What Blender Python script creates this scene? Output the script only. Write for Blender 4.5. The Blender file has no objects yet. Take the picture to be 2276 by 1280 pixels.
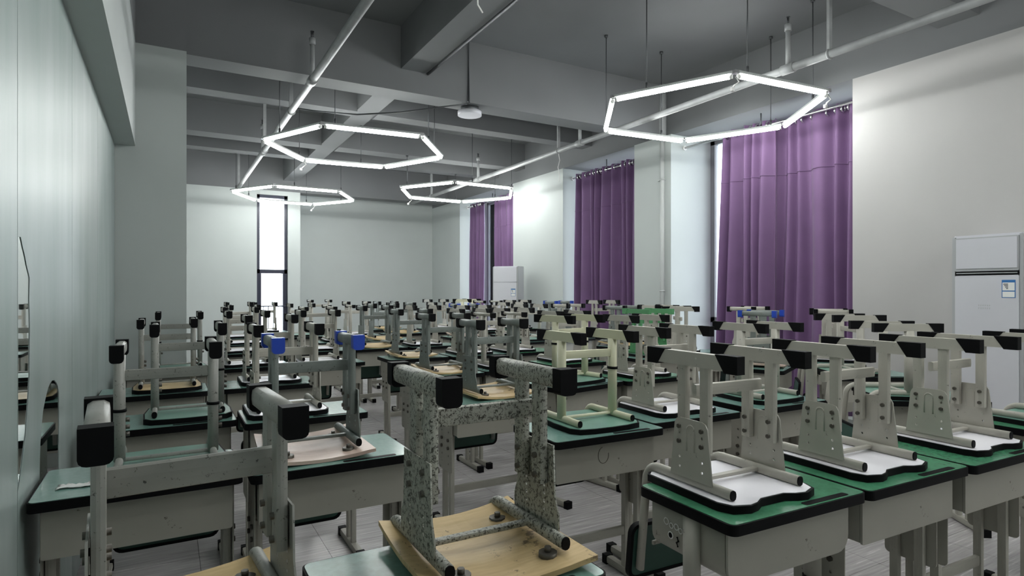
import bpy, bmesh, math, random
from mathutils import Vector, Matrix
R = math.radians
random.seed(7)
scene = bpy.context.scene
COL = scene.collection

# ------------------------------------------------------------------ camera
cam_d = bpy.data.cameras.new('camera'); cam = bpy.data.objects.new('camera', cam_d); COL.objects.link(cam)
cam_d.sensor_width = 36.0; cam_d.lens = 1338 / 2276 * 36; cam_d.shift_y = 5 / 2276
cam_d.clip_start = .02
cam.location = (0, 0, 1.39); cam.rotation_euler = (R(90), 0, -math.atan(765 / 1338))
scene.camera = cam
# ------------------------------------------------------------------ sky and exposure
W = bpy.data.worlds.new('sky'); scene.world = W; W.use_nodes = True
bg = W.node_tree.nodes['Background']; bg.inputs[0].default_value = (.86, .93, 1, 1); bg.inputs[1].default_value = 3.0
vs = scene.view_settings
vs.view_transform = 'Standard'; vs.look = 'None'; vs.exposure = 1.58; vs.gamma = 1.0; vs.use_curve_mapping = False
LED = 20.0

# ------------------------------------------------------------------ materials
MAT = {}
def mat(name, col, rough=.5, metal=0., noise=0., nscale=8., bump=0., bscale=60., spec=.5, coat=0., col2=None, chips=None, stretch=None):
    """plain procedural surface: colour varied by noise, fine bump, optional paint chips (colour, threshold, scale)"""
    m = bpy.data.materials.new(name); m.use_nodes = True
    nt = m.node_tree; b = nt.nodes['Principled BSDF']
    b.inputs['Roughness'].default_value = rough; b.inputs['Metallic'].default_value = metal
    b.inputs['Specular IOR Level'].default_value = spec; b.inputs['Coat Weight'].default_value = coat
    b.inputs['Base Color'].default_value = (*col, 1)
    tc = nt.nodes.new('ShaderNodeTexCoord'); vec = tc.outputs['Object']
    if stretch:
        mp = nt.nodes.new('ShaderNodeMapping'); mp.inputs['Scale'].default_value = stretch
        nt.links.new(vec, mp.inputs[0]); vec = mp.outputs[0]
    out = None
    if noise > 0 or col2:
        n = nt.nodes.new('ShaderNodeTexNoise'); n.inputs['Scale'].default_value = nscale; n.inputs['Detail'].default_value = 5
        nt.links.new(vec, n.inputs['Vector'])
        r = nt.nodes.new('ShaderNodeValToRGB'); r.color_ramp.elements[0].position = .3; r.color_ramp.elements[1].position = .7
        c2 = col2 if col2 else tuple(max(0, x * (1 - noise)) for x in col)
        r.color_ramp.elements[0].color = (*c2, 1); r.color_ramp.elements[1].color = (*col, 1)
        nt.links.new(n.outputs['Fac'], r.inputs[0]); out = r.outputs[0]
    if chips:
        ccol, thr, sc = chips
        n2 = nt.nodes.new('ShaderNodeTexNoise'); n2.inputs['Scale'].default_value = sc; n2.inputs['Detail'].default_value = 9; n2.inputs['Roughness'].default_value = .8
        nt.links.new(tc.outputs['Object'], n2.inputs['Vector'])
        r2 = nt.nodes.new('ShaderNodeValToRGB'); r2.color_ramp.elements[0].position = thr; r2.color_ramp.elements[1].position = thr + .03
        nt.links.new(n2.outputs['Fac'], r2.inputs[0])
        mx = nt.nodes.new('ShaderNodeMix'); mx.data_type = 'RGBA'
        nt.links.new(r2.outputs[0], mx.inputs[0])
        if out: nt.links.new(out, mx.inputs[6])
        else: mx.inputs[6].default_value = (*col, 1)
        mx.inputs[7].default_value = (*ccol, 1); out = mx.outputs[2]
    if out: nt.links.new(out, b.inputs['Base Color'])
    if bump > 0:
        n3 = nt.nodes.new('ShaderNodeTexNoise'); n3.inputs['Scale'].default_value = bscale; n3.inputs['Detail'].default_value = 4
        nt.links.new(vec, n3.inputs['Vector'])
        bp = nt.nodes.new('ShaderNodeBump'); bp.inputs['Strength'].default_value = bump; bp.inputs['Distance'].default_value = .01
        nt.links.new(n3.outputs['Fac'], bp.inputs['Height']); nt.links.new(bp.outputs[0], b.inputs['Normal'])
    MAT[name] = m
    return m
mat('wall_paint', (.50, .535, .52), .62, noise=.05, nscale=1.5, bump=.03, bscale=140)
mat('wall_warm', (.47, .46, .45), .62, noise=.05, nscale=1.5, bump=.03, bscale=140)
mat('grey_paint', (.185, .19, .195), .75, noise=.1, nscale=1.2, bump=.04, bscale=90)
mat('trim_paint', (.52, .54, .53), .65, noise=.08, nscale=3, bump=.03)
mat('pipe_paint', (.36, .37, .37), .45, noise=.2, nscale=9)
mat('rod_steel', (.10, .105, .11), .45, .6)
mat('chrome', (.75, .75, .76), .2, 1.)
mat('frame_white', (.46, .44, .385), .42, noise=.12, nscale=7, chips=((.06, .055, .05), .62, 40))
mat('frame_grey', (.22, .245, .23), .42, noise=.18, nscale=9, chips=((.05, .05, .045), .59, 70))
mat('frame_peel', (.44, .44, .385), .5, noise=.3, nscale=10, chips=((.035, .035, .025), .52, 110))
mat('frame_worn', (.34, .34, .31), .45, noise=.25, nscale=8, chips=((.045, .045, .04), .59, 70))
mat('frame_cream', (.62, .61, .44), .4, noise=.08, nscale=7, chips=((.12, .10, .06), .64, 34))
mat('frame_green', (.10, .34, .14), .45, noise=.2, nscale=8, chips=((.03, .04, .03), .7, 30))
mat('black_plastic', (.004, .004, .005), .6, spec=.12, noise=.3, nscale=30)
mat('blue_plastic', (.02, .07, .5), .35, noise=.1)
mat('bolt_steel', (.12, .11, .095), .45, .7)
mat('seat_white', (.90, .88, .93), .34, noise=.05, nscale=5)
mat('seat_green', (.17, .34, .27), .28, noise=.15, nscale=16)
mat('seat_ply', (.66, .49, .26), .4, noise=.0, nscale=7, col2=(.55, .39, .19), stretch=(2, 14, 2), chips=((.22, .15, .08), .60, 12))
mat('seat_rose', (.62, .47, .40), .4, col2=(.54, .40, .33), nscale=7, stretch=(2, 14, 2))
mat('top_green', (.065, .24, .13), .24, noise=.2, nscale=60, bump=.02, bscale=220)
mat('top_green_reflect', (.165, .30, .26), .2, noise=.15, nscale=60, bump=.02, bscale=220)  # green top; window reflection painted in as a lighter, bluer base colour
mat('tray_paint', (.35, .335, .29), .5, noise=.08, nscale=5, chips=((.09, .08, .06), .635, 18))
mat('leg_paint', (.40, .385, .335), .48, noise=.12, nscale=7, chips=((.07, .065, .05), .62, 26))
mat('back_green', (.02, .075, .055), .4, noise=.15)
mat('appliance_white', (.62, .62, .66), .35, noise=.02)
mat('appliance_grey', (.42, .43, .44), .4)
mat('sticker_blue', (.03, .16, .42), .5)
mat('paper', (.80, .80, .78), .8)
mat('window_metal', (.012, .014, .035), .4)
mat('window_grey', (.20, .20, .22), .4)
mat('aluminium', (.45, .45, .46), .35, .7)
mat('plug_white', (.72, .72, .70), .5)
mat('grout', (.10, .10, .10), .8)
mat('mirror', (.83, .86, .85), .02, 1.)
mat('outside_wall', (.6, .66, .63), .8, noise=.2, nscale=1)
def floor_mat():
    m = mat('floor_tile', (.36, .34, .345), .3, spec=.5)
    nt = m.node_tree; b = nt.nodes['Principled BSDF']
    g = nt.nodes.new('ShaderNodeNewGeometry')
    mp = nt.nodes.new('ShaderNodeMapping'); mp.inputs['Scale'].default_value = (2.2, 46, 1)
    nt.links.new(g.outputs['Position'], mp.inputs[0])
    n = nt.nodes.new('ShaderNodeTexNoise'); n.inputs['Scale'].default_value = 1.6; n.inputs['Detail'].default_value = 6
    nt.links.new(mp.outputs[0], n.inputs['Vector'])
    r = nt.nodes.new('ShaderNodeValToRGB'); r.color_ramp.elements[0].position = .3; r.color_ramp.elements[1].position = .72
    r.color_ramp.elements[0].color = (.36, .34, .34, 1); r.color_ramp.elements[1].color = (.58, .555, .555, 1)
    nt.links.new(n.outputs['Fac'], r.inputs[0]); nt.links.new(r.outputs[0], b.inputs['Base Color'])
    r3 = nt.nodes.new('ShaderNodeMapRange'); r3.inputs['To Min'].default_value = .16; r3.inputs['To Max'].default_value = .34
    nt.links.new(n.outputs['Fac'], r3.inputs[0]); nt.links.new(r3.outputs[0], b.inputs['Roughness'])
floor_mat()
def film_mat():
    m = mat('frosted_film', (.42, .50, .47), .34, spec=.6)
    nt = m.node_tree; b = nt.nodes['Principled BSDF']
    g = nt.nodes.new('ShaderNodeNewGeometry')
    mp = nt.nodes.new('ShaderNodeMapping'); mp.inputs['Scale'].default_value = (1, 3.2, .55)
    nt.links.new(g.outputs['Position'], mp.inputs[0])
    n = nt.nodes.new('ShaderNodeTexNoise'); n.inputs['Scale'].default_value = 2.; n.inputs['Detail'].default_value = 5
    nt.links.new(mp.outputs[0], n.inputs['Vector'])
    r = nt.nodes.new('ShaderNodeValToRGB'); r.color_ramp.elements[0].position = .3; r.color_ramp.elements[1].position = .75
    r.color_ramp.elements[0].color = (.29, .36, .34, 1); r.color_ramp.elements[1].color = (.40, .45, .44, 1)
    nt.links.new(n.outputs['Fac'], r.inputs[0]); nt.links.new(r.outputs[0], b.inputs['Base Color'])
    b.inputs['Metallic'].default_value = .08; b.inputs['Roughness'].default_value = .42
film_mat()
def emit_mat(name, col, s):
    m = bpy.data.materials.new(name); m.use_nodes = True; nt = m.node_tree; nt.nodes.clear()
    o = nt.nodes.new('ShaderNodeOutputMaterial'); e = nt.nodes.new('ShaderNodeEmission')
    e.inputs[0].default_value = (*col, 1); e.inputs[1].default_value = s
    nt.links.new(e.outputs[0], o.inputs[0]); MAT[name] = m
emit_mat('led', (.97, 1., .98), LED)
def glass_mat():
    m = bpy.data.materials.new('glass'); m.use_nodes = True; nt = m.node_tree; nt.nodes.clear()
    o = nt.nodes.new('ShaderNodeOutputMaterial'); t = nt.nodes.new('ShaderNodeBsdfTransparent'); g = nt.nodes.new('ShaderNodeBsdfGlossy')
    t.inputs[0].default_value = (.95, .97, .97, 1); g.inputs['Roughness'].default_value = .01
    f = nt.nodes.new('ShaderNodeFresnel'); f.inputs[0].default_value = 1.45; mx = nt.nodes.new('ShaderNodeMixShader')
    nt.links.new(f.outputs[0], mx.inputs[0]); nt.links.new(t.outputs[0], mx.inputs[1]); nt.links.new(g.outputs[0], mx.inputs[2])
    nt.links.new(mx.outputs[0], o.inputs[0]); MAT['glass'] = m
glass_mat()
def curtain_mat():
    m = mat('curtain_cloth', (.195, .108, .23), .75, noise=.12, nscale=3, bump=.05, bscale=500)
    nt = m.node_tree; b = nt.nodes['Principled BSDF']; o = nt.nodes['Material Output']
    b.inputs['Sheen Weight'].default_value = .2; b.inputs['Sheen Roughness'].default_value = .4
    t = nt.nodes.new('ShaderNodeBsdfTranslucent'); t.inputs[0].default_value = (.34, .13, .40, 1)
    mx = nt.nodes.new('ShaderNodeMixShader'); mx.inputs[0].default_value = .10
    nt.links.new(b.outputs[0], mx.inputs[1]); nt.links.new(t.outputs[0], mx.inputs[2]); nt.links.new(mx.outputs[0], o.inputs[0])
curtain_mat()

# ------------------------------------------------------------------ mesh helpers
class MB:
    def __init__(s): s.v = []; s.f = []; s.sm = []
    def add(s, vs_, fs, smooth=False):
        o = len(s.v); s.v += [tuple(v) for v in vs_]
        for f in fs: s.f.append([i + o for i in f]); s.sm.append(smooth)
        return s
    def box(s, x0, x1, y0, y1, z0, z1, M=None):
        v = [Vector((x, y, z)) for z in (z0, z1) for y in (y0, y1) for x in (x0, x1)]
        if M: v = [M @ p for p in v]
        return s.add(v, [(0, 2, 3, 1), (4, 5, 7, 6), (0, 1, 5, 4), (2, 6, 7, 3), (0, 4, 6, 2), (1, 3, 7, 5)])
    def prism(s, poly, a, b, axis='z', smooth=False):
        """2D polygon (counter-clockwise) extruded from a to b along an axis"""
        def P(p, t): return {'z': (p[0], p[1], t), 'y': (p[0], t, p[1]), 'x': (t, p[0], p[1])}[axis]
        n = len(poly); v = [P(p, a) for p in poly] + [P(p, b) for p in poly]
        s.add(v, [list(range(n))[::-1], list(range(n, 2 * n))])
        o = len(s.v) - 2 * n
        for i in range(n):
            j = (i + 1) % n; s.f.append([o + i, o + j, o + n + j, o + n + i]); s.sm.append(smooth)
        return s
    def tube(s, path, rx, ry=None, seg=10, cap=True, power=2., up=Vector((0, 0, 1))):
        """swept profile; rx sideways, ry upwards; power > 2 squares the profile"""
        ry = ry or rx; P = [Vector(p) for p in path]; n = len(P); rings = []
        for i, p in enumerate(P):
            d = ((P[min(i + 1, n - 1)] - P[max(i - 1, 0)])).normalized()
            u = up if abs(d.dot(up)) < .95 else Vector((0, 1, 0))
            sd = d.cross(u).normalized(); uu = sd.cross(d).normalized()
            ring = []
            for k in range(seg):
                a = 2 * math.pi * (k + .5) / seg; ca, sa = math.cos(a), math.sin(a)
                q = (abs(ca) ** power + abs(sa) ** power) ** (-1 / power)
                ring.append(p + sd * (rx * ca * q) + uu * (ry * sa * q))
            rings.append(ring)
        v = [q for r in rings for q in r]; fs = []
        for i in range(n - 1):
            for k in range(seg):
                k2 = (k + 1) % seg
                fs.append((i * seg + k, i * seg + k2, (i + 1) * seg + k2, (i + 1) * seg + k))
        s.add(v, fs, power < 5)
        if cap:
            o = len(s.v) - len(v)
            s.f.append([o + k for k in range(seg)][::-1]); s.sm.append(False)
            s.f.append([o + (n - 1) * seg + k for k in range(seg)]); s.sm.append(False)
        return s
    def bar(s, a, b, w, hh, power=6, seg=12, up=Vector((0, 0, 1))): return s.tube([a, b], w / 2, hh / 2, seg, True, power, up)
    def cyl(s, a, b, r, seg=12): return s.tube([a, b], r, r, seg)
    def torus(s, c, R_, r, axis='y', seg=18, rs=6):
        v = []; fs = []
        for i in range(seg):
            a = 2 * math.pi * i / seg
            for k in range(rs):
                t = 2 * math.pi * k / rs; rr = R_ + r * math.cos(t); z = r * math.sin(t)
                p = (rr * math.cos(a), rr * math.sin(a), z)
                p = {'z': p, 'y': (p[0], p[2], p[1]), 'x': (p[2], p[0], p[1])}[axis]
                v.append((p[0] + c[0], p[1] + c[1], p[2] + c[2]))
        for i in range(seg):
            for k in range(rs):
                fs.append((i * rs + k, ((i + 1) % seg) * rs + k, ((i + 1) % seg) * rs + (k + 1) % rs, i * rs + (k + 1) % rs))
        return s.add(v, fs, True)
    def mesh(s, name):
        me = bpy.data.meshes.new(name); me.from_pydata(s.v, [], s.f); me.polygons.foreach_set('use_smooth', s.sm)
        bm = bmesh.new(); bm.from_mesh(me); bmesh.ops.recalc_face_normals(bm, faces=bm.faces); bm.to_mesh(me); bm.free()
        me.update(); return me
def link(name, me, m, parent=None):
    o = bpy.data.objects.new(name, me); COL.objects.link(o)
    if m and not me.materials: me.materials.append(MAT[m])
    if parent: o.parent = parent
    return o
def part(name, mb, m, parent=None): return link(name, mb.mesh(name), m, parent)
def tag(o, label, cat, group=None):
    o['label'] = label; o['category'] = cat
    if group: o['group'] = group
    return o
def thing(name, label, cat, loc=(0, 0, 0), rz=0., group=None):
    o = bpy.data.objects.new(name, None); COL.objects.link(o); o.empty_display_size = .1
    o.location = loc; o.rotation_euler = (0, 0, rz); return tag(o, label, cat, group)
def struct(name, mb, m, parent=None):
    o = part(name, mb, m, parent)
    if not parent: o['kind'] = 'structure'
    return o
def rrect(x0, x1, y0, y1, r, n=5, corners=(1, 1, 1, 1)):
    p = []
    for (cx, cy, a0, on) in ((x1 - r, y0 + r, -90, corners[0]), (x1 - r, y1 - r, 0, corners[1]), (x0 + r, y1 - r, 90, corners[2]), (x0 + r, y0 + r, 180, corners[3])):
        if on:
            for i in range(n + 1):
                a = R(a0 + 90 * i / n); p.append((cx + r * math.cos(a), cy + r * math.sin(a)))
        else: p.append((cx + (r if a0 in (-90, 0) else -r), cy + (r if a0 in (0, 90) else -r)))
    return p
def circ(x, y, r, n=10): return [(x + r * math.cos(2 * math.pi * i / n), y + r * math.sin(2 * math.pi * i / n)) for i in range(n)]
def sheet(name, outer, holes, thick, place):
    """flat plate with real holes: 2D outlines filled, thickened by extrusion, then placed by the 4x4 matrix"""
    cu = bpy.data.curves.new(name, 'CURVE'); cu.dimensions = '2D'; cu.fill_mode = 'BOTH'; cu.extrude = thick / 2
    for poly in [outer] + holes:
        sp = cu.splines.new('POLY'); sp.points.add(len(poly) - 1)
        for p, q in zip(sp.points, poly): p.co = (q[0], q[1], 0, 1)
        sp.use_cyclic_u = True
    tmp = bpy.data.objects.new(name, cu); COL.objects.link(tmp)
    me = bpy.data.meshes.new_from_object(tmp.evaluated_get(bpy.context.evaluated_depsgraph_get()))
    bpy.data.objects.remove(tmp); bpy.data.curves.remove(cu)
    me.transform(place); me.name = name; me.materials.clear(); return me
M_X = Matrix(((0, 0, 1, 0), (1, 0, 0, 0), (0, 1, 0, 0), (0, 0, 0, 1)))      # sheet (u,v) -> (y,z), facing x
M_Y = Matrix(((1, 0, 0, 0), (0, 0, -1, 0), (0, 1, 0, 0), (0, 0, 0, 1)))     # sheet (u,v) -> (x,z), facing y

# ------------------------------------------------------------------ room
XL, XR, YB, YF = -.38, 5.8, -2.6, 14.2
ZB, ZC, ZM, ZS = 3.45, 4.12, 2.59, 3.66          # beam soffit, slab, mirror top, secondary beam soffit
XO = 6.5                                          # window plane
fl = struct('floor', MB().box(XL - .3, XO + .2, YB - .2, YF + .2, -.1, -.006), 'grout')
tile_me = MB().prism(rrect(-.299, .299, -.299, .299, .004, 1), -.006, 0).mesh('tile')
tx = [.743 - .6 * 1.5 + .6 * i for i in range(10)]
ty = [2.93 - .6 * 3.5 + .6 * i for i in range(23)]
for X in tx:
    for Y in ty: link('tile', tile_me, 'floor_tile', fl).location = (X, Y, 0)
o = part('floor_margin', MB().box(XL, 5.9, YB, ty[0] - .302, -.006, 0), 'floor_tile', fl)
struct('ceiling', MB().box(XL - .3, XO + .2, YB - .2, YF + .2, ZC, ZC + .15), 'grey_paint')
# left: mirrored wall under frosted film, bulkhead above
wl = struct('wall_left', MB().box(XL - .25, XL - .012, YB, YF, 0, ZC), 'wall_paint')
seams = [-2.6, -1.28, -.11, 1.055, 2.226, 3.37, 4.51, 5.895]
for a, b in zip(seams, seams[1:]):
    part('mirror_pane', MB().box(XL - .011, XL, a + .002, b - .002, .02, ZM), 'mirror', wl)
hole1 = [(2.2345, 1.546), (2.271, 1.548), (2.30, 1.52), (2.326, 1.5), (2.36, 1.465), (2.404, 1.43), (2.398, 1.36), (2.408, 1.28), (2.402, 1.20), (2.404, 1.122), (2.38, 1.04), (2.344, .948), (2.31, .90), (2.275, .848), (2.2345, .804)]
hole2 = [(2.826, 1.05), (2.78, 1.045), (2.736, 1.033), (2.68, 1.0), (2.639, .969), (2.61, .92), (2.588, .867), (2.575, .79), (2.572, .60), (2.991, .56), (2.991, .695), (2.995, .85), (2.991, .979), (2.965, 1.01), (2.931, 1.028), (2.88, 1.045)]
for a, b in zip(seams, seams[1:]):
    me = sheet('film_sheet', rrect(a + .003, b - .003, .03, ZM - .004, .004, 1), [hole1, hole2] if a == 2.226 else [], .0012, Matrix.Translation((XL + .0012, 0, 0)) @ M_X)
    link('film_sheet', me, 'frosted_film', wl)
bulk = struct('trim_1', MB().box(XL, -.235, YB, 5.9, ZM, ZB), 'wall_paint')
# left column
struct('wall_column', MB().box(XL, .14, 5.9, 6.6, 0, ZB), 'wall_paint')
struct('trim_2', MB().box(XL, .14, 5.9, 6.6, ZB, ZC), 'grey_paint')
# back wall behind the camera and far wall
struct('wall_back', MB().box(XL - .2, XO, YB - .2, YB, 0, ZC), 'wall_paint')
YW = 13.26; WX0, WX1, WZ1 = 1.58, 2.18, 3.36
mb = MB(); mb.box(XL, WX0, YW, YW + .3, 0, ZB); mb.box(WX1, 2.43, YW, YF, 0, ZB); mb.box(WX0, WX1, YW, YW + .3, WZ1, ZB)
struct('wall_far', mb, 'wall_paint')
struct('wall_far_recess', MB().box(2.43, XR + .3, YF, YF + .2, 0, ZC), 'wall_paint')
# window side: piers, column, wall, outer reveal walls
def pier(name, x, y0, y1, m='wall_paint', z1=ZB): return struct(name, MB().box(x, XO + .12, y0, y1, 0, z1), m)
pier('wall_right', XR, YB, 3.45, 'wall_warm')
pier('wall_right_column', XR - .04, 5.85, 6.57)
pier('wall_right_pier', XR, 8.41, 10.1)
pier('wall_right_corner', XR, 12.55, YF + .2)
# beams (one object each, grey paint)
def beam(name, x0, x1, y0, y1, z0): return struct(name, MB().box(x0, x1, y0, y1, z0, ZC), 'grey_paint')
beam('trim_3', XL, -.235, YB, 5.9, ZB)                     # over the mirrors
beam('trim_4', XR, XO + .12, YB, YF + .2, ZB)              # over the windows
beam('trim_5', .14, XR, 5.97, 6.27, ZB)                    # main cross beam
beam('trim_6', XL, XR, YW, YW + .36, ZB)                   # main beam at the far wall
beam('trim_7', 2.09, 2.36, YB, 5.97, ZS + .02); beam('trim_8', 2.09, 2.36, 6.27, YW, ZS + .02)
for i, (a, b) in enumerate([(2.39, 2.70), (-1.3, -1.0)]): beam('trim_%d' % (9 + 2 * i), 2.36, XR, a, b, ZS); beam('trim_%d' % (10 + 2 * i), -.235, 2.09, a, b, ZS)
for i, (a, b) in enumerate([(7.61, 7.86), (9.66, 9.98), (10.68, 10.95)]):
    beam('trim_%d' % (13 + 2 * i), XL, 2.09, a, b, ZS); beam('trim_%d' % (14 + 2 * i), 2.36, XR, a, b, ZS)

# windows
def win(name, y0, y1, n):
    w = bpy.data.objects.new(name, None); COL.objects.link(w); w['kind'] = 'structure'
    mb = MB(); x0, x1 = XO, XO + .07
    for yy in [y0 + .035 + (y1 - y0 - .07) * i / n for i in range(n + 1)]: mb.box(x0, x1, yy - .035, yy + .035, .1, ZB)
    for z in (.1, .95, ZB - .07): mb.box(x0, x1, y0, y1, z, z + .07)
    part('window_frame', mb, 'window_grey', w)
    for i in range(n):
        a = y0 + (y1 - y0) * i / n + .04; b = y0 + (y1 - y0) * (i + 1) / n - .04
        part('pane', MB().box(x0 + .03, x0 + .036, a, b, 1.02, ZB - .07), 'glass', w)
        part('pane', MB().box(x0 + .03, x0 + .036, a, b, .17, .95), 'glass', w)
    part('window_sill', MB().box(XR + .12, XO, y0, y1, 0, .1), 'wall_paint', w)
win('window_1', 3.45, 5.85, 3); win('window_2', 6.57, 8.41, 2); win('window_3', 10.1, 12.55, 3)
w = bpy.data.objects.new('window_4', None); COL.objects.link(w); w['kind'] = 'structure'
mb = MB(); y0, y1 = YW + .06, YW + .14
for x in (WX0, WX1 - .06): mb.box(x, x + .06, y0, y1, 0, WZ1)
for z in (0, 1.74, WZ1 - .06): mb.box(WX0, WX1, y0, y1, z, z + .08)
mb.box(WX0 + .06, WX0 + .09, y0, y1, .08, 1.74); mb.box(WX1 - .09, WX1 - .06, y0, y1, .08, 1.74)
part('window_frame', mb, 'window_metal', w)
part('pane', MB().box(WX0 + .06, WX1 - .06, y0 + .04, y0 + .046, 1.82, WZ1 - .06), 'glass', w)
part('pane', MB().box(WX0 + .09, WX1 - .09, y0 + .04, y0 + .046, .08, 1.74), 'glass', w)
rl = thing('window_railing', 'dark steel guard railing across the foot of the narrow end-wall window', 'railing', (0, 0, 0))
part('top_rail', MB().bar((WX0, YW - .02, 1.06), (WX1 + .03, YW - .02, 1.06), .03, .025), 'window_metal', rl)
part('bottom_rail', MB().bar((WX0, YW - .02, .12), (WX1 + .03, YW - .02, .12), .03, .025), 'window_metal', rl)
for i in range(7): part('baluster', MB().cyl((WX0 + .02 + i * .098, YW - .02, .0 if i in (0, 6) else .12), (WX0 + .02 + i * .098, YW - .02, 1.06), .008, 8), 'window_metal', rl)

# ------------------------------------------------------------------ curtains
def curtain(y0, y1, label, folds, z1=3.345, z0=.06, amp=.055, tuck=0., seed=0, x=6.0, gather=None):
    rnd = random.Random(seed); c = thing('curtain', label, 'curtain', (x, 0, 0), 0, 'purple window curtains')
    def warp(s): return folds * (s + .35 / folds * math.sin(2 * math.pi * s * 1.5 + seed) * math.sin(math.pi * s))
    n = folds * 14; rows = 26; v = []; fs = []; ph = [rnd.uniform(-.5, .5) for _ in range(folds + 2)]; am = [rnd.uniform(.75, 1.25) for _ in range(folds + 2)]
    for j in range(rows + 1):
        t = j / rows; z = z1 + (z0 - z1) * t
        for i in range(n + 1):
            s = i / n; a = warp(s); k = int(max(0, min(folds, a)))
            w = math.sin(2 * math.pi * a + ph[k] * (1 - abs(2 * (a - k) - 1)) * t * 1.6)
            yy = y0 + (y1 - y0) * s
            if gather: yy += gather(s, t)
            A = amp * (am[k] * (1 - (a - k)) + am[k + 1] * (a - k)) * (.8 + .45 * t)
            v.append((A * w + .012 * math.sin(5 * t + 9 * s) + tuck * t * math.sin(math.pi * s) , yy + .012 * math.sin(3.1 * t + k), z))
    for j in range(rows):
        for i in range(n): q = j * (n + 1) + i; fs.append((q, q + 1, q + n + 2, q + n + 1))
    mb = MB(); mb.add(v, fs, True); o = part('cloth', mb, 'curtain_cloth', c)
    sd = o.modifiers.new('thickness', 'SOLIDIFY'); sd.thickness = .004
    # stitched header seam
    mb = MB(); path = [(v[5 * (n + 1) + i][0] - .005, v[5 * (n + 1) + i][1], v[5 * (n + 1) + i][2]) for i in range(n + 1)]
    mb.tube(path, .003, .004, 5); part('header_seam', mb, 'curtain_cloth', c)
    for k in range(folds * 2 - 1):
        s = min((i / 400 for i in range(401)), key=lambda q: abs(warp(q) - (k + 1) / 2)); y = y0 + (y1 - y0) * s
        part('grommet', MB().torus((0, y, 3.29), .036, .012, 'y'), 'chrome', c)
    return c
curtain(4.46, 5.20, 'purple curtain panel hanging beside the uncovered strip of the window next to the pipe column', 5, amp=.06, seed=3, gather=lambda s, t: .10 * s * t)
curtain(3.50, 4.60, 'wide purple curtain panel ending at the warm white wall by the big air conditioner', 6, amp=.055, seed=5, x=6.13, gather=lambda s, t: .06 * s * t * t)
curtain(6.60, 7.35, 'purple curtain panel ending behind the column with the white pipe', 4, amp=.06, seed=8)
curtain(7.38, 8.30, 'purple curtain panel hanging beside the plain wall pier, next to the pipe column curtain', 5, amp=.06, seed=9)
curtain(11.74, 12.42, 'narrow purple curtain panel nearest the far room corner', 4, amp=.045, seed=11)
curtain(10.3, 11.25, 'purple curtain panel behind the small air conditioner by the far corner', 5, amp=.05, seed=12, gather=lambda s, t: -.3 * s * t * t)
for y0, y1, lab in ((3.45, 5.85, 'silver curtain rod above the window beside the big air conditioner'), (6.57, 8.41, 'silver curtain rod above the window between the column and the plain pier'), (10.1, 12.55, 'silver curtain rod above the window by the far corner')):
    r = thing('curtain_rod', lab, 'curtain rod', (6.0, (y0 + y1) / 2, 3.29)); L_ = (y1 - y0) / 2
    part('rod', MB().cyl((0, -L_ + .004, 0), (0, L_ - .004, 0), .014), 'chrome', r)
    for s in (-1, 1): part('end_bracket', MB().cyl((0, s * (L_ - .02), 0), (0, s * (L_ - .001), 0), .032, 14), 'plug_white', r)
    part('bracket', MB().cyl((0, 0, 0), (0, 0, .16), .008, 8), 'rod_steel', r)

# ------------------------------------------------------------------ pipes
def sprinkler_pipe(x, y0, y1, z, r, label, risers, hangers):
    p = thing('sprinkler_pipe', label, 'pipe', (x, y0, z)); L_ = y1 - y0
    part('pipe_run', MB().cyl((0, 0, 0), (0, L_, 0), r, 14), 'pipe_paint', p)
    for y in risers:
        mb = MB(); mb.cyl((0, y - y0, 0), (0, y - y0, .36), r * .62); mb.cyl((0, y - y0, .33), (0, y - y0, .39), r * .85)
        q = part('riser', mb, 'pipe_paint', p)
        mb = MB(); mb.cyl((0, y - y0, .39), (0, y - y0, .45), .008, 8); mb.cyl((0, y - y0, .45), (0, y - y0, .455), .018, 10)
        mb.cyl((-.012, y - y0, .40), (-.012, y - y0, .45), .003, 6); mb.cyl((.012, y - y0, .40), (.012, y - y0, .45), .003, 6)
        part('sprinkler_head', mb, 'rod_steel', q)
        part('coupling', MB().cyl((0, y - y0 - .06, 0), (0, y - y0 + .06, 0), r * 1.28, 14), 'pipe_paint', p)
    for y, zt in hangers:
        mb = MB(); mb.box(-.02, .02, y - y0 - .012, y - y0 + .012, r * .9, zt - z); mb.torus((0, y - y0, 0), r * 1.12, .008, 'y', 14, 5)
        part('hanger', mb, 'pipe_paint', p)
sprinkler_pipe(1.16, -2.5, 12.5, 3.33, .034, 'grey sprinkler pipe under the beams on the mirrored wall side', [5.75, 9.1, 2.4], [(6.85, ZC), (8.9, ZC), (12.4, ZC), (3.6, ZC)])
sprinkler_pipe(4.72, -2.5, 12.8, 3.33, .034, 'grey sprinkler pipe under the beams on the curtain side', [3.38, 6.45, 9.45], [(3.0, ZC), (6.95, ZC), (1.2, ZC), (11.6, ZC)])
p = thing('column_pipe', 'white vertical water pipe running down the column between the windows', 'pipe', (5.71, 5.96, 0))
part('pipe_run', MB().cyl((0, 0, 0), (0, 0, ZB), .03, 14), 'trim_paint', p)
part('pipe_run', MB().cyl((0, 0, ZB), (0, 0, ZC), .05, 14), 'pipe_paint', p)
for z in (1.38, 2.86, .3):
    mb = MB(); mb.torus((0, 0, z), .034, .008, 'z', 14, 5); mb.box(.0, .05, .02, .09, z - .01, z + .01); part('clamp', mb, 'trim_paint', p)

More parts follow.
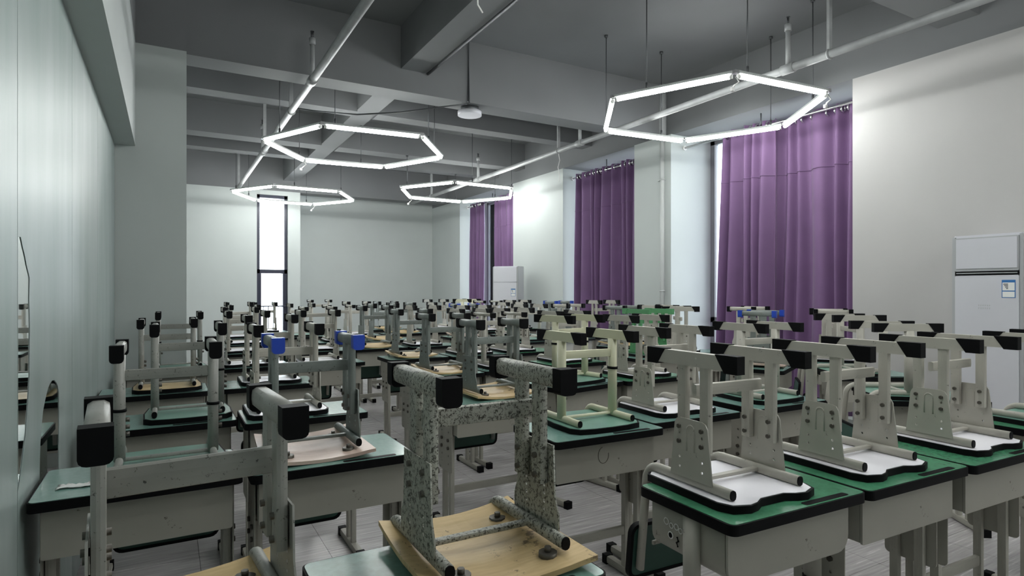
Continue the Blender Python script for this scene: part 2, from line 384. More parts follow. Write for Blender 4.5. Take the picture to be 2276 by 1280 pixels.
# ------------------------------------------------------------------ hexagon lamps
HZ = 3.12
def hexlamp(cx, cy, rot, label, ztops, wires):
    hx = thing('hexagon_lamp', label, 'lamp', (cx, cy, HZ), 0, 'hexagonal tube lamps')
    Rr = 1.085
    V = [Vector((Rr * math.cos(R(rot + 60 * i)), Rr * math.sin(R(rot + 60 * i)), 0)) for i in range(6)]
    for i in range(6):
        a, b = V[i], V[(i + 1) % 6]; d = (b - a).normalized(); a2, b2 = a + d * .02, b - d * .02
        bar_ = part('housing_bar', MB().bar(a2 + Vector((0, 0, .036)), b2 + Vector((0, 0, .036)), .052, .024), 'trim_paint', hx)
        part('led_tube', MB().cyl(a + d * .045 + Vector((0, 0, .004)), b - d * .045 + Vector((0, 0, .004)), .017, 12), 'led', bar_)
        mb = MB()
        for e, dd in ((a, d), (b, -d)): mb.cyl(e + dd * .025 + Vector((0, 0, .004)), e + dd * .045 + Vector((0, 0, .004)), .018, 10)
        part('tube_socket', mb, 'plug_white', bar_)
        m_ = a + (b - a) * (.12 if i % 2 else .3)
        zt = ztops(cx + m_.x, cy + m_.y) - HZ
        mb = MB(); mb.cyl(m_ + Vector((0, 0, .05)), m_ + Vector((0, 0, zt)), .005, 6); mb.cyl(m_ + Vector((0, 0, .045)), m_ + Vector((0, 0, .10)), .011, 8); mb.cyl(m_ + Vector((0, 0, zt - .025)), m_ + Vector((0, 0, zt)), .02, 8)
        part('suspension_rod', mb, 'rod_steel', hx)
        part('corner_joint', MB().box(a.x - .02, a.x + .02, a.y - .02, a.y + .02, .022, .05), 'aluminium', hx)
    for i in wires:
        a = V[i]; mb = MB(); mb.tube([a + Vector((0, 0, 0)), a + Vector((.03, -.01, -.04)), a + Vector((0, .01, -.07)), a + Vector((-.03, 0, -.10))], .006, .006, 6)
        mb.box(a.x - .05, a.x - .02, a.y - .01, a.y + .01, -.125, -.095); part('loose_wire', mb, 'plug_white', hx)
def ztop(x, y):
    if 5.97 < y < 6.27: return ZB
    if 2.09 < x < 2.36: return ZS + .02
    for a, b in ((2.39, 2.70), (7.61, 7.86), (9.66, 9.98), (10.68, 10.95)):
        if a < y < b: return ZS
    return ZC
hexlamp(4.61, 4.22, 55, 'lit hexagonal tube lamp hanging in front of the widest purple curtains', ztop, (3, 4))
hexlamp(2.04, 7.41, 55, 'lit hexagonal tube lamp hanging just behind the main cross beam, under the long beam', ztop, (1,))
hexlamp(2.04, 1.62, 55, 'lit hexagonal tube lamp hanging over the front rows near the mirrored wall', ztop, (1,))
hexlamp(4.6, -1.0, 55, 'lit hexagonal tube lamp hanging before the front rows near the warm white wall', ztop, (1,))
hexlamp(2.05, 11.66, 2, 'lit hexagonal tube lamp hanging before the narrow end-wall window', ztop, (1,))
hexlamp(4.52, 9.84, 2, 'lit hexagonal tube lamp hanging before the far corner curtains', ztop, (2,))

# access point, conduit and loose cables
ap = thing('ceiling_disc', 'round white ceiling device under the main cross beam', 'ceiling device', (2.95, 6.12, ZB))
part('mount', MB().cyl((0, 0, 0), (0, 0, -.05), .10, 20), 'rod_steel', ap)
part('cover', MB().cyl((0, 0, -.05), (0, 0, -.095), .135, 28), 'appliance_white', ap)
tag(part('conduit', MB().tube([(2.38, 1.0, ZS + .01), (2.38, 5.95, ZS + .01)], .016).tube([(2.38, 5.95, ZS + .01), (2.86, 5.955, ZC - .02), (2.86, 5.955, ZB - .01)], .012), 'rod_steel'), 'dark cable conduit along the long beam and down the main beam', 'conduit')
tag(part('ceiling_cable', MB().tube([(2.86, 6.0, ZB - .01), (2.6, 6.12, ZB - .05), (2.2, 6.3, ZB - .12), (1.8, 6.55, ZB - .14), (1.4, 6.75, ZB - .11), (1.18, 6.85, ZB - .08)], .008, .008, 6), 'rod_steel'), 'thin dark cable sagging below the main cross beam', 'cable')
tag(part('loose_cable', MB().tube([(1.98, 3.9, ZC), (1.99, 3.9, ZC - .2), (1.97, 3.9, ZC - .42), (1.95, 3.92, ZC - .55), (1.97, 3.95, ZC - .64), (2.02, 3.97, ZC - .68)], .006, .006, 6), 'plug_white'), 'loose white cable end dangling from the ceiling beside the long beam', 'cable')
tag(part('loose_cable', MB().tube([(4.72, 6.95, 3.29), (4.74, 6.95, 3.2), (4.71, 6.95, 3.1), (4.74, 6.96, 3.0), (4.73, 6.95, 2.9)], .005, .005, 6), 'plug_white'), 'loose white cable hanging from the sprinkler pipe on the curtain side', 'cable')

# ------------------------------------------------------------------ air conditioners
def air_con(loc, rz, label, w, d, hh, big):
    a = thing('air_conditioner', label, 'air conditioner', loc, rz)       # front faces local -x
    part('body', MB().prism(rrect(-d / 2 + .02, d / 2, -w / 2, w / 2, .02, 4), .0, hh), 'appliance_white', a)
    zt = hh - .02; z1 = hh * .845
    v = part('vent_panel', MB().prism(rrect(-w / 2 + .02, w / 2 - .02, z1, zt, .008, 2), -d / 2 - .004, -d / 2 + .02, 'x'), 'appliance_grey' if big else 'appliance_white', a)  # slatted unit: grey backing colours the slat gaps darker, in place of shade
    if big:
        for i in range(5):
            z = z1 + .02 + i * (zt - z1 - .03) / 5
            part('vent_slat', MB().box(-d / 2 - .010, -d / 2 - .004, -w / 2 + .03, w / 2 - .03, z, z + (zt - z1) / 5 - .006), 'appliance_white', v)
        part('air_slot', MB().box(-d / 2 - .001, -d / 2 + .02, -w / 2 + .02, w / 2 - .02, z1 - .03, z1 - .002), 'black_plastic', a)
        part('slot_bar', MB().cyl((-d / 2 - .004, -w / 2 + .03, z1 - .016), (-d / 2 - .004, w / 2 - .03, z1 - .016), .004, 8), 'appliance_grey', a)
    part('front_panel', MB().prism(rrect(-w / 2 + .02, w / 2 - .02, .06, z1 - (.034 if big else .006), .008, 2), -d / 2 - .004, -d / 2 + .02, 'x'), 'appliance_white', a)
    part('base', MB().box(-d / 2 + .03, d / 2 - .02, -w / 2 + .02, w / 2 - .02, 0, .055), 'appliance_grey', a)
    part('side_trim', MB().box(-d / 2 + .002, -d / 2 + .02, w / 2 - .018, w / 2 + .002, .02, hh - .01).box(-d / 2 + .002, -d / 2 + .02, -w / 2 - .002, -w / 2 + .018, .02, hh - .01), 'appliance_grey', a)
    if big:
        mb = MB(); rq = random.Random(2)
        for r_ in range(2):
            for i in range(6):
                yy = -.03 + .014 * i; zz = z1 - .27 - .022 * r_
                mb.box(-d / 2 - .0048, -d / 2 - .0042, yy, yy + .010, zz + .006, zz + .008); mb.box(-d / 2 - .0048, -d / 2 - .0042, yy + rq.uniform(0, .006), yy + rq.uniform(.007, .01), zz, zz + .002); mb.box(-d / 2 - .0048, -d / 2 - .0042, yy + .004, yy + .006, zz, zz + .012)
        part('printed_mark', mb, 'appliance_grey', a)
    ys = -w / 2 + .04
    zl = z1 - .07 if big else z1 - .12
    l = part('energy_label', MB().box(-d / 2 - .0055, -d / 2 - .0042, ys, ys + .085, zl - .135, zl), 'sticker_blue', a)
    mb = MB(); mb.box(-d / 2 - .0065, -d / 2 - .0056, ys + .005, ys + .08, zl - .08, zl - .02); mb.box(-d / 2 - .0065, -d / 2 - .0056, ys + .005, ys + .08, zl - .13, zl - .088)
    part('label_field', mb, 'paper', l)
    mb = MB()
    for i in range(4): mb.box(-d / 2 - .0072, -d / 2 - .0066, ys + .045, ys + .075 - i * .006, zl - .035 - i * .011, zl - .029 - i * .011)
    part('label_print', mb, 'rod_steel', l)
air_con((5.62, 2.205, 0), 0, 'tall white cabinet air conditioner with slatted vent against the warm white wall', .455, .34, 1.82, True)
air_con((5.36, 9.5, 0), R(38), 'plain white cabinet air conditioner standing turned beside the far corner curtains', .48, .32, 1.82, False)

# ------------------------------------------------------------------ desks
def desk_proto(kind):
    d = thing('school_desk', '', 'desk')
    top = part('desk_top', MB().prism(rrect(-.29, .29, -.19, .19, .018, 4), .738, .76), kind['top'], d)
    me = sheet('edge_band', rrect(-.295, .295, -.195, .195, .024, 5), [rrect(-.2885, .2885, -.1885, .1885, .018, 4)], .03, Matrix.Translation((0, 0, .7435)))
    link('edge_band', me, 'black_plastic', top)
    gx = .02
    part('pencil_groove', MB().prism(rrect(gx, gx + .2, -.183, -.16, .008, 3), .7565, .7608), 'black_plastic', top)
    zb = .575
    if kind['oval']: tray = link('tray', sheet('tray', rrect(-.264, .264, zb - .004, .7345, .05, 5, (1, 0, 0, 1)), [rrect(-.259, .259, zb + .001, .7295, .045, 5, (1, 0, 0, 1))], .30, Matrix.Translation((0, .012, 0)) @ M_Y), 'tray_paint', d)
    else: tray = part('tray', MB().box(-.262, .262, -.14, .165, zb, zb + .004).box(-.264, -.26, -.14, .165, zb, .735).box(.26, .264, -.14, .165, zb, .735), 'tray_paint', d)
    part('front_panel', MB().prism(rrect(-.265, .265, zb - .006, .7345, .05 if kind['oval'] else .008, 5, (1, 0, 0, 1)), -.150, -.142, 'y'), 'tray_paint', d)
    part('tray_lip', MB().bar((-.26, .165, zb + .002), (.26, .165, zb + .002), .008, .014), 'tray_paint', tray)
    for s in (-1, 1):
        x = s * .272
        if kind['oval']:
            lg = part('leg', MB().tube([(x, -.02, .42), (x, -.02, .73)], .018, .03, 14, True, 2.4, Vector((0, 1, 0))), 'leg_paint', d)
            part('leg', MB().tube([(x, -.02, .04), (x, -.02, .43)], .013, .024, 14, True, 2.4, Vector((0, 1, 0))), 'leg_paint', d)
            part('collar', MB().tube([(x, -.02, .405), (x, -.02, .43)], .021, .034, 14, True, 2.4, Vector((0, 1, 0))), 'black_plastic', lg)
        else:
            hs = [circ(yy, .40 + .045 * k, .006, 8) for yy in (-.045, .045) for k in (0, 1, 4, 5)]
            me = sheet('side_plate', rrect(-.095, .095, .355, .733, .018, 3, (1, 0, 0, 1)), hs, .004, Matrix.Translation((x, 0, 0)) @ M_X)
            pl = link('side_plate', me, 'leg_paint', d)
            mb = MB()
            for yy in (-.045, .045):
                for z in (.49, .535): mb.cyl((x + s * .002, yy, z), (x + s * .010, yy, z), .010, 6)
            part('bolt', mb, 'bolt_steel', pl)
            for yy in (-.045, .045): part('leg', MB().bar((x - s * .018, yy, .03), (x - s * .018, yy, .56), .026, .034, up=Vector((0, 1, 0))), 'leg_paint', d)
        xf = x if kind['oval'] else x - s * .018
        ft = part('foot_bar', MB().bar((xf, -.19, .024), (xf, .19, .024), .036, .036), 'leg_paint', d)
        for q in (-1, 1): part('foot_cap', MB().box(xf - .021, xf + .021, min(q * .17, q * .205), max(q * .17, q * .205), 0, .045), 'black_plastic', ft)
    xs = .272 if kind['oval'] else .25
    part('stretcher', MB().bar((-xs, .045, .22), (xs, .045, .22), .022, .045), 'leg_paint', d)
    return d
DESK = {'oval': dict(top='top_green', oval=True), 'plate': dict(top='top_green', oval=False), 'reflect': dict(top='top_green_reflect', oval=False)}

# ------------------------------------------------------------------ chairs (upturned: z = 0 is the desk top, legs point up, back hangs at +y)
def chair_proto(k):
    c = thing('school_chair', '', 'chair'); F = k['frame']; H = k.get('h', .445); full = k.get('full', True)
    hw = .145
    # seat
    if k['seat'] == 'wavy':
        pts = [(-.185, .17), (-.19, -.13), (-.172, -.172), (-.12, -.19), (-.085, -.183), (-.05, -.165), (.05, -.165), (.085, -.183), (.12, -.19), (.172, -.172), (.19, -.13), (.185, .17), (.165, .188), (-.165, .188)]
    elif k['seat'] == 'round':
        pts = [(-.175, .165), (-.192, .0), (-.188, -.13), (-.16, -.172), (-.09, -.186), (0, -.19), (.09, -.186), (.16, -.172), (.188, -.13), (.192, 0), (.175, .165), (.15, .188), (0, .194), (-.15, .188)]
    else: pts = None
    ztop_ = .024
    if pts:
        cx_ = [sum(p[0] for p in pts) / len(pts), sum(p[1] for p in pts) / len(pts)]
        inn = [(p[0] * .975, p[1] * .975) for p in pts]
        s = part('seat', MB().prism(inn, .002, ztop_, 'z'), k['seatm'], c)
        me = sheet('seat_edge', [(p[0] * 1.012, p[1] * 1.012) for p in pts], [[(p[0] * .97, p[1] * .97) for p in pts]], .022, Matrix.Translation((0, 0, .0115)))
        link('seat_edge', me, 'black_plastic', s)
    else:   # moulded plywood: sides sweep up, front edge rolled
        mb = MB(); nx, ny = 12, 8; top = []; bot = []
        for j in range(ny + 1):
            for i in range(nx + 1):
                u = -1 + 2 * i / nx; w_ = -1 + 2 * j / ny
                x = .195 * u * (1 - .04 * max(0, w_)); y = .19 * w_ - .012 * (u * u) * (1 if w_ < 0 else -1) * abs(w_)
                z = .010 * (1 - math.cos(math.pi * u)) * .5 + .022 * max(0, abs(u) - .62) ** 1 + .016 * max(0, w_) ** 2
                top.append((x, y, .0125 + z)); bot.append((x, y, .0005 + z))
        n = (nx + 1) * (ny + 1); fs = []
        for j in range(ny):
            for i in range(nx):
                q = j * (nx + 1) + i; fs.append((q, q + 1, q + nx + 2, q + nx + 1)); fs.append((n + q, n + q + nx + 1, n + q + nx + 2, n + q + 1))
        rim = [i for i in range(nx + 1)] + [j * (nx + 1) + nx for j in range(1, ny + 1)] + [ny * (nx + 1) + i for i in range(nx - 1, -1, -1)] + [j * (nx + 1) for j in range(ny - 1, 0, -1)]
        for a, b in zip(rim, rim[1:] + rim[:1]): fs.append((a, b, n + b, n + a))
        mb.add(top + bot, fs, False); s = part('seat', mb, k['seatm'], c); ztop_ = .030
        if full:
            for sx in (-1, 1):
                for yy in (-.125, .12): part('mount_clip', MB().cyl((sx * (hw - .035), yy, .012), (sx * (hw - .035), yy, .028), .022, 10).cyl((sx * (hw - .035), yy, .026), (sx * (hw - .035), yy, .040), .008, 6), 'bolt_steel', s)
    # seat tubes that bend down into the back
    tr = .0155; zt = ztop_ + tr + .001
    for sx in (-1, 1):
        x = sx * hw
        path = [(x, -.145, zt), (x, .0, zt), (x, .165, zt)]
        for i in range(1, 7):
            a = R(90 * i / 6); path.append((x, .165 + .062 * math.sin(a), zt - .062 * (1 - math.cos(a))))
        path += [(x * 1.0, .238, -.12), (x, .262, -.34)]
        t = part('seat_tube', MB().tube(path, .012, tr, 12, True, 2.6), F, c)
        part('tube_plug', MB().tube([(x, -.149, zt), (x, -.1445, zt)], .0112, .0148, 12, True, 2.6), 'black_plastic', t)
    part('seat_brace', MB().bar((-hw, .01, zt), (hw, .01, zt), .022, .012), F, c)
    # backrest
    bk = part('backrest', MB().prism(rrect(-.178, .178, -.375, -.185, .03, 4), .268, .284, 'y'), k.get('backm', 'back_green'), c)
    bk.matrix_basis = Matrix.Translation((0, .0, 0)) @ Matrix.Translation((0, .276, -.28)) @ Matrix.Rotation(R(6), 4, 'X') @ Matrix.Translation((0, -.276, .28))
    me = sheet('backrest_edge', rrect(-.184, .184, -.381, -.179, .034, 4), [rrect(-.172, .172, -.369, -.191, .026, 4)], .020, Matrix.Translation((0, .276, 0)) @ M_Y)
    link('backrest_edge', me, 'black_plastic', bk)
    # legs and foot bars
    y0, y1 = k.get('foot', (-.175, .205)); fh, fw = k.get('fsec', (.044, .026)); ym = .5 * (y0 + y1) - .01
    zf = H - fh / 2
    for sx in (-1, 1):
        x = sx * hw
        if k['caps'] == 'slant':
            e = .048; z0_, z1_ = H - fh, H
            fb = part('foot_bar', MB().prism([(y0 + e, z0_), (y1 - e, z0_), (y1 - e - fh * .8, z1_), (y0 + e + fh * .8, z1_)], x - fw / 2, x + fw / 2, 'x'), F, c)
            for q, ye in ((-1, y0), (1, y1)):
                yi, yo = (ye + e, ye) if q < 0 else (ye - e, ye)
                pl = [(yo, z0_ - .006), (yi, z0_ - .006), (yi - q * fh * .8, z1_ + .003), (yo, z1_ + .003)]
                part('foot_cap', MB().prism(pl, x - fw / 2 - .0025, x + fw / 2 + .0025, 'x'), k['capm'], fb)
        else:
            fb = part('foot_bar', MB().bar((x, y0 + .012, zf), (x, y1 - .012, zf), fw, fh, 4, 14), F, c)
            for q, ye in ((-1, y0), (1, y1)):
                a, b = (ye, ye + .034) if q < 0 else (ye - .034, ye)
                pr = rrect(x - fw / 2 - .004, x + fw / 2 + .004, H - fh - .012, H + .004, .012, 3, (1, 0, 0, 1))
                part('foot_cap', MB().prism(pr, a, b, 'y'), k['capm'], fb)
        zl = H - fh + .002
        if k['post'] == 'double':
            zp = k.get('plate_top', .235); gap = k.get('gap', .047)
            for q in (-1, 1):
                part('leg', MB().bar((x - sx * .002, ym + q * gap, zp - .095), (x - sx * .002, ym + q * gap, zl), .022, k.get('pw', .036), 7, 12, Vector((0, 1, 0))), F, c)
            xp = x + sx * .0135
            if k['plate'] == 'trap':
                bw, tw = .088, .066; pts2 = [(ym - bw, zt + .008), (ym + bw, zt + .008), (ym + tw + .003, zp - .02), (ym + tw - .006, zp - .005), (ym + tw - .02, zp), (ym - tw + .02, zp), (ym - tw + .006, zp - .005), (ym - tw - .003, zp - .02)]
                hz = [zp - .155, zp - .125, zp - .05]
            else:
                bw, tw = .104, .082; pts2 = [(ym - bw, zt + .006), (ym + bw, zt + .006), (ym + bw, zt + .045), (ym + tw + .006, zt + .085), (ym + tw, zp), (ym - tw, zp), (ym - tw - .006, zt + .085), (ym - bw, zt + .045)]
                hz = [zp - .185 + .02 * i for i in range(5) if zp - .185 + .02 * i > zt + .03] + [zp - .05]
            holes = [circ(ym + q * gap, z, .0045, 8) for q in (-1, 1) for z in hz] if full else []
            me = sheet('side_plate', pts2, holes, .004, Matrix.Translation((xp, 0, 0)) @ M_X)
            pl = link('side_plate', me, F, c)
            if full:
                for q in (-1, 1):
                    for z in (zp - .028, zp - .075):
                        part('bolt', MB().cyl((xp - sx * .034, ym + q * gap, z), (xp + sx * .009, ym + q * gap, z), .0075, 6), 'bolt_steel', pl)
                if k['plate'] == 'trap':      # pressed arch rib
                    mb = MB(); arc = [(xp + sx * .001, ym - .016, zp - .10)] + [(xp + sx * .001, ym - .016 * math.cos(R(a)), zp - .035 + .016 * math.sin(R(a))) for a in range(0, 181, 30)] + [(xp + sx * .001, ym + .016, zp - .10)]
                    mb.tube(arc, .0035, .0035, 6); part('pressed_rib', mb, F, pl)
        else:
            pr_ = k.get('pr', (.017, .027))
            lg = part('leg', MB().tube([(x, ym, zt), (x, ym, zl)], pr_[0], pr_[1], 14, True, 2.3, Vector((0, 1, 0))), F, c)
            if k.get('collar'):
                cz, ch = k['collar']
                part('collar', MB().tube([(x, ym, cz), (x, ym, cz + ch)], pr_[0] + .004, pr_[1] + .004, 14, True, 2.3, Vector((0, 1, 0))), 'black_plastic', lg)
            if full:
                for z in (.13, .155, .18): part('bolt', MB().cyl((x + .01, ym + .004, z), (x + pr_[0] + .012, ym + .004, z), .008, 6), 'bolt_steel', lg)
    zc = k.get('crossz', .325)
    part('crossbar', MB().bar((-hw, ym, zc), (hw, ym, zc), .02, k.get('ch', .038), 6, 12), F, c)
    return c
CH = {
 'white': dict(frame='frame_white', seat='wavy', seatm='seat_white', caps='slant', capm='black_plastic', post='double', plate='trap', look='white-seated slant-capped'),
 'peel': dict(frame='frame_peel', seat='ply', seatm='seat_ply', caps='box', capm='black_plastic', post='double', plate='flare', fsec=(.045, .038), plate_top=.255, gap=.042, pw=.044, crossz=.335, ch=.045, foot=(-.16, .19), look='badly peeling plywood-seated'),
 'worn': dict(frame='frame_worn', seat='ply', seatm='seat_ply', caps='box', capm='black_plastic', post='double', plate='flare', fsec=(.045, .038), plate_top=.24, gap=.042, pw=.044, crossz=.315, ch=.056, foot=(-.16, .17), look='worn grey plywood-seated'),
 'blue': dict(frame='frame_grey', seat='ply', seatm='seat_rose', caps='box', capm='blue_plastic', post='double', plate='flare', fsec=(.04, .036), plate_top=.235, gap=.042, pw=.044, crossz=.325, ch=.042, foot=(-.15, .15), look='grey chair-frame blue-capped'),
 'grey': dict(frame='frame_grey', seat='ply', seatm='seat_ply', caps='box', capm='black_plastic', post='double', plate='flare', fsec=(.042, .036), plate_top=.235, gap=.042, pw=.044, crossz=.32, ch=.042, foot=(-.155, .155), look='dull grey plywood-seated'),
 'cream': dict(frame='frame_cream', seat='round', seatm='seat_green', caps='slant', capm='black_plastic', post='single', plate=None, collar=(.255, .012), crossz=.335, look='cream-framed green-seated'),
 'mirror_side': dict(frame='frame_worn', seat='round', seatm='seat_green', caps='box', capm='black_plastic', post='single', plate=None, collar=(.21, .01), fsec=(.042, .032), pr=(.018, .022), crossz=.335, foot=(-.15, .17), look='worn green-seated black-collared'),
 'greens': dict(frame='frame_white', seat='round', seatm='seat_green', caps='slant', capm='black_plastic', post='single', plate=None, crossz=.335, look='white-framed green-seated'),
 'box': dict(frame='frame_white', seat='wavy', seatm='seat_white', caps='box', capm='black_plastic', post='double', plate='flare', fsec=(.042, .036), plate_top=.215, gap=.042, pw=.044, crossz=.305, ch=.042, foot=(-.155, .155), look='white-seated square-capped'),
 'tan': dict(frame='frame_worn', seat='round', seatm='seat_ply', caps='box', capm='black_plastic', post='single', plate=None, fsec=(.042, .032), pr=(.016, .02), crossz=.33, foot=(-.15, .17), look='worn plywood-seated single-legged'),
 'green': dict(frame='frame_green', seat='round', seatm='seat_green', caps='slant', capm='frame_green', post='double', plate='trap', look='green-painted'),
 'round': dict(frame='frame_white', seat='wavy', seatm='seat_white', caps='box', capm='black_plastic', post='single', plate=None, fsec=(.026, .03), pr=(.02, .024), crossz=.36, look='white-seated thin-footed'),
}
def tree(o):
    r = [o]
    for ch in o.children: r += tree(ch)
    return r
def copy_tree(o, parent=None):
    n = o.copy(); COL.objects.link(n)
    if parent: n.parent = parent
    for ch in o.children: copy_tree(ch, n)
    return n
PROTO = {}; USED = set()
def instance(key, builder):
    if key not in PROTO: PROTO[key] = builder(); bpy.context.view_layer.update()
    if key in USED: return copy_tree(PROTO[key])
    USED.add(key); return PROTO[key]

# rows: (desk centre x, near edge y, desk rotation, desk kind, chair kind, chair centre x, chair rotation, height scale)
ROWS = [
 [(-.07, 1.02, 0, 'reflect', 'worn', .04, 4, .945), (.56, 1.05, 0, 'reflect', 'peel', .65, 0, 1), (1.61, 1.085, -2, 'oval', 'white', 1.555, -2, .985), (2.207, 1.06, -2, 'plate', 'white', 2.165, -2, .99), (2.805, 1.03, -2, 'plate', 'white', 2.83, -2, .985), (3.66, .98, 0, 'plate', 'greens', 3.64, 0, .96)],
 [(-.07, 2.24, 0, 'reflect', 'mirror_side', 0, 0, 1), (.54, 2.2, 0, 'reflect', 'blue', .49, 0, 1.02), (1.69, 2.05, -2, 'reflect', 'cream', 1.72, -2, .985), (2.295, 2.12, -2, 'reflect', 'white', 2.29, -2, .99), (3.0, 2.1, -1, 'reflect', 'greens', 3.0, -2, .99), (3.9, 1.72, -20, 'reflect', 'greens', 3.86, 55, .98), (4.6, 2.42, -20, 'reflect', 'greens', 4.55, 58, 1.0)],
 [(0, 3.2, 0, 'reflect', 'mirror_side', .09, 0, 1.04), (.61, 3.07, 0, 'reflect', 'box', .53, 0, 1.02), (1.66, 3.0, 0, 'reflect', 'grey', 1.71, 0, 1.02), (2.43, 3.18, 0, 'reflect', 'cream', 2.45, 10, 1.03), (3.05, 3.2, 0, 'plate', 'white', 3.04, 0, 1.0), (4.35, 3.12, 0, 'reflect', 'blue', 4.63, 25, 1.03), (5.2, 3.05, 10, 'reflect', 'box', 5.2, 40, 1.03)],
 [(-.07, 4.21, 0, 'reflect', 'tan', 0, 0, 1), (.6, 4.22, 0, 'reflect', 'box', .61, 0, 1.03), (1.82, 4.1, 0, 'reflect', 'grey', 1.86, 0, 1.01), (2.43, 4.15, 0, 'reflect', 'round', 2.39, 0, 1), (3.08, 4.2, 0, 'plate', 'white', 3.08, 0, 1), (4.03, 4.15, 0, 'reflect', 'green', 4.03, 0, 1.01), (4.7, 4.3, -15, 'reflect', 'white', 4.76, 60, 1.04), (5.4, 4.1, 0, 'reflect', 'box', 5.38, 10, 1.02)],
 [(.0, 5.25, 0, 'reflect', 'mirror_side', .08, 0, 1.02), (.61, 5.3, 0, 'reflect', 'box', .58, 0, 1.02), (1.22, 5.24, 0, 'reflect', 'box', 1.15, 0, 1.02), (2.03, 5.25, 0, 'reflect', 'grey', 2.02, 0, 1.01), (2.64, 5.2, 0, 'reflect', 'white', 2.62, 0, 1), (3.25, 5.2, 0, 'plate', 'white', 3.12, 0, 1), (4.55, 5.15, 0, 'reflect', 'grey', 4.57, 15, 1.02), (5.2, 5.22, 0, 'reflect', 'white', 5.18, 0, 1.01)],
 [(.7, 6.5, 0, 'reflect', 'box', .64, 0, 1.02), (1.4, 6.32, 0, 'reflect', 'round', 1.38, 0, 1.02), (2.02, 6.35, 0, 'reflect', 'grey', 2.0, 0, 1.03), (2.63, 6.3, 0, 'reflect', 'white', 2.55, 0, 1.02), (3.24, 6.3, 0, 'plate', 'white', 3.2, 0, 1.01), (3.97, 6.25, 0, 'reflect', 'greens', 3.97, 0, 1.02), (4.6, 6.3, 0, 'reflect', 'box', 4.58, 12, 1.01), (5.3, 6.45, 0, 'reflect', 'white', 5.3, -5, 1.10)],
 [(.78, 7.5, 0, 'reflect', 'box', .78, 0, 1.02), (1.86, 7.35, 0, 'reflect', 'round', 1.85, 0, 1), (2.47, 7.3, 0, 'reflect', 'grey', 2.4, 0, 1.03), (3.55, 7.3, 0, 'reflect', 'blue', 3.55, 0, 1), (4.3, 7.25, 0, 'reflect', 'white', 4.28, 0, 1.03), (5.0, 7.1, 0, 'reflect', 'blue', 4.98, 5, 1.06)],
 [(.86, 8.55, 0, 'reflect', 'box', .82, 0, 1.05), (1.6, 8.45, 0, 'reflect', 'greens', 1.6, 0, 1), (2.33, 8.3, 0, 'reflect', 'box', 2.33, 0, 1.05), (3.0, 8.3, 0, 'reflect', 'grey', 3.0, 10, 1), (3.65, 8.35, 0, 'reflect', 'white', 3.65, 0, 1), (4.34, 8.1, 0, 'reflect', 'round', 4.34, 0, 1.05), (5.0, 8.35, 0, 'plate', 'white', 5.02, 0, 1.05), (5.46, 0, 0, '', '', 0, 0, 0)],
 [(1.3, 9.6, 0, 'reflect', 'box', 1.28, 0, 1), (2.15, 9.85, 0, 'reflect', 'round', 2.15, 0, 1.06), (3.1, 9.35, 0, 'reflect', 'grey', 3.1, 0, 1), (3.9, 9.15, 0, 'plate', 'white', 3.9, 0, 1.07), (4.55, 9.25, 0, 'reflect', 'cream', 4.55, 30, 1.07)],
]
ORD = ['first', 'second', 'third', 'fourth', 'fifth', 'sixth', 'seventh', 'eighth', 'ninth']
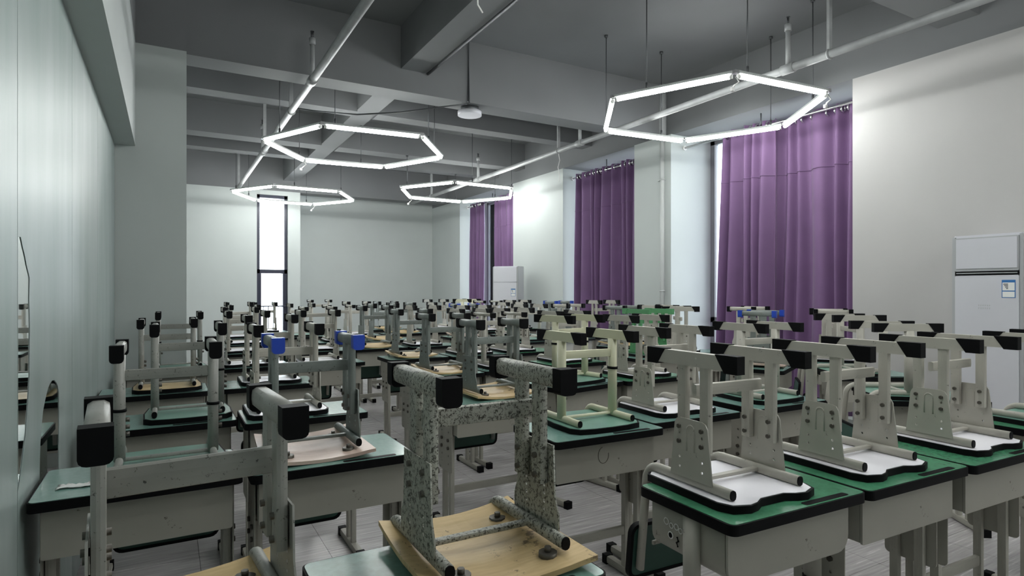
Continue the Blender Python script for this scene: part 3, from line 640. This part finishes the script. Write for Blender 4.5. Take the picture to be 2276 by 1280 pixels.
for ri, row in enumerate(ROWS):
    rowname = 'front' if ri == 0 else ORD[ri]
    row = [e for e in row if e[3]]
    for ci, (dx, yn, drot, dk, ck, cx, crot, zs) in enumerate(row):
        far = ri >= 5
        d = instance(('desk', dk), lambda: desk_proto(DESK[dk]))
        side = abs(crot) > 50                       # chair laid with its back over the short side of the desk
        drot = crot - 90 if side else (crot if abs(crot) > 5 else drot)
        d.location = (dx, yn + .2, 0); d.rotation_euler = (0, 0, R(drot))
        tag(d, 'green-topped steel desk, %s from the mirrored wall in the %s row of desks' % (ORD[ci], rowname), 'desk', 'school desks in rows')
        kk = dict(CH[ck]); kk['full'] = not far
        c = instance(('chair', ck, far), lambda: chair_proto(kk))
        off = Matrix.Rotation(R(drot), 3, 'Z') @ Vector((-.125, 0, 0) if side else ((cx - dx if abs(crot) <= 5 else 0), .038, 0))
        c.location = (dx + off.x, yn + .2 + off.y, .7605); c.rotation_euler = (0, 0, R(crot)); c.scale = (1, 1, zs)
        tag(c, 'upturned %s chair on the %s desk from the mirrored wall, %s row' % (kk['look'], ORD[ci], rowname), 'chair', 'upturned school chairs on the desks')

# crumpled tissue on the desk by the mirrors
rnd = random.Random(4); mb = MB(); v = []; fs = []
for j in range(6):
    for i in range(12): v.append((-.065 + .012 * i + rnd.uniform(-.004, .004), -.018 + .007 * j + .006 * math.sin(i * .8) + rnd.uniform(-.003, .003), .762 + .010 * abs(math.sin(i * 1.3 + j)) * rnd.uniform(.3, 1)))
for j in range(5):
    for i in range(11): q = j * 12 + i; fs.append((q, q + 1, q + 13, q + 12))
mb.add(v, fs, True); t = part('tissue', mb, 'paper'); t.location = (-.24, 2.37, 0)
sd = t.modifiers.new('thickness', 'SOLIDIFY'); sd.thickness = .002
tag(t, 'crumpled white tissue lying on the desk against the mirrored wall', 'tissue')

# marks on two desks
front = [o for o in COL.objects if o.get('category') == 'desk']
def desk_at(x, y): return min(front, key=lambda o: (o.location.x - x) ** 2 + (o.location.y - y) ** 2)
dA = desk_at(1.61, 1.29); xs_ = -.2665
st = part('pen_drawing', MB().torus((xs_, .075, .635), .010, .0022, 'x', 12, 4).torus((xs_, .072, .665), .008, .0016, 'x', 10, 4).torus((xs_, .050, .668), .009, .0016, 'x', 10, 4).torus((xs_, .032, .662), .008, .0016, 'x', 10, 4).torus((xs_, .094, .672), .010, .0016, 'x', 10, 4), 'paper', dA)
part('pen_drawing_dark', MB().cyl((xs_ - .0005, .075, .635), (xs_ - .001, .075, .635), .008, 10).tube([(xs_ - .001, .046, .640), (xs_ - .001, .040, .628), (xs_ - .001, .048, .622), (xs_ - .001, .042, .610)], .003, .003, 6), 'black_plastic', dA)
dB = desk_at(1.69, 2.25)
arc = [(-.02 + .028 * math.cos(R(a)), -.1508, .665 + .036 * math.sin(R(a))) for a in range(100, 385, 15)]
part('pen_scribble', MB().tube(arc, .0012, .0012, 5), 'bolt_steel', dB)
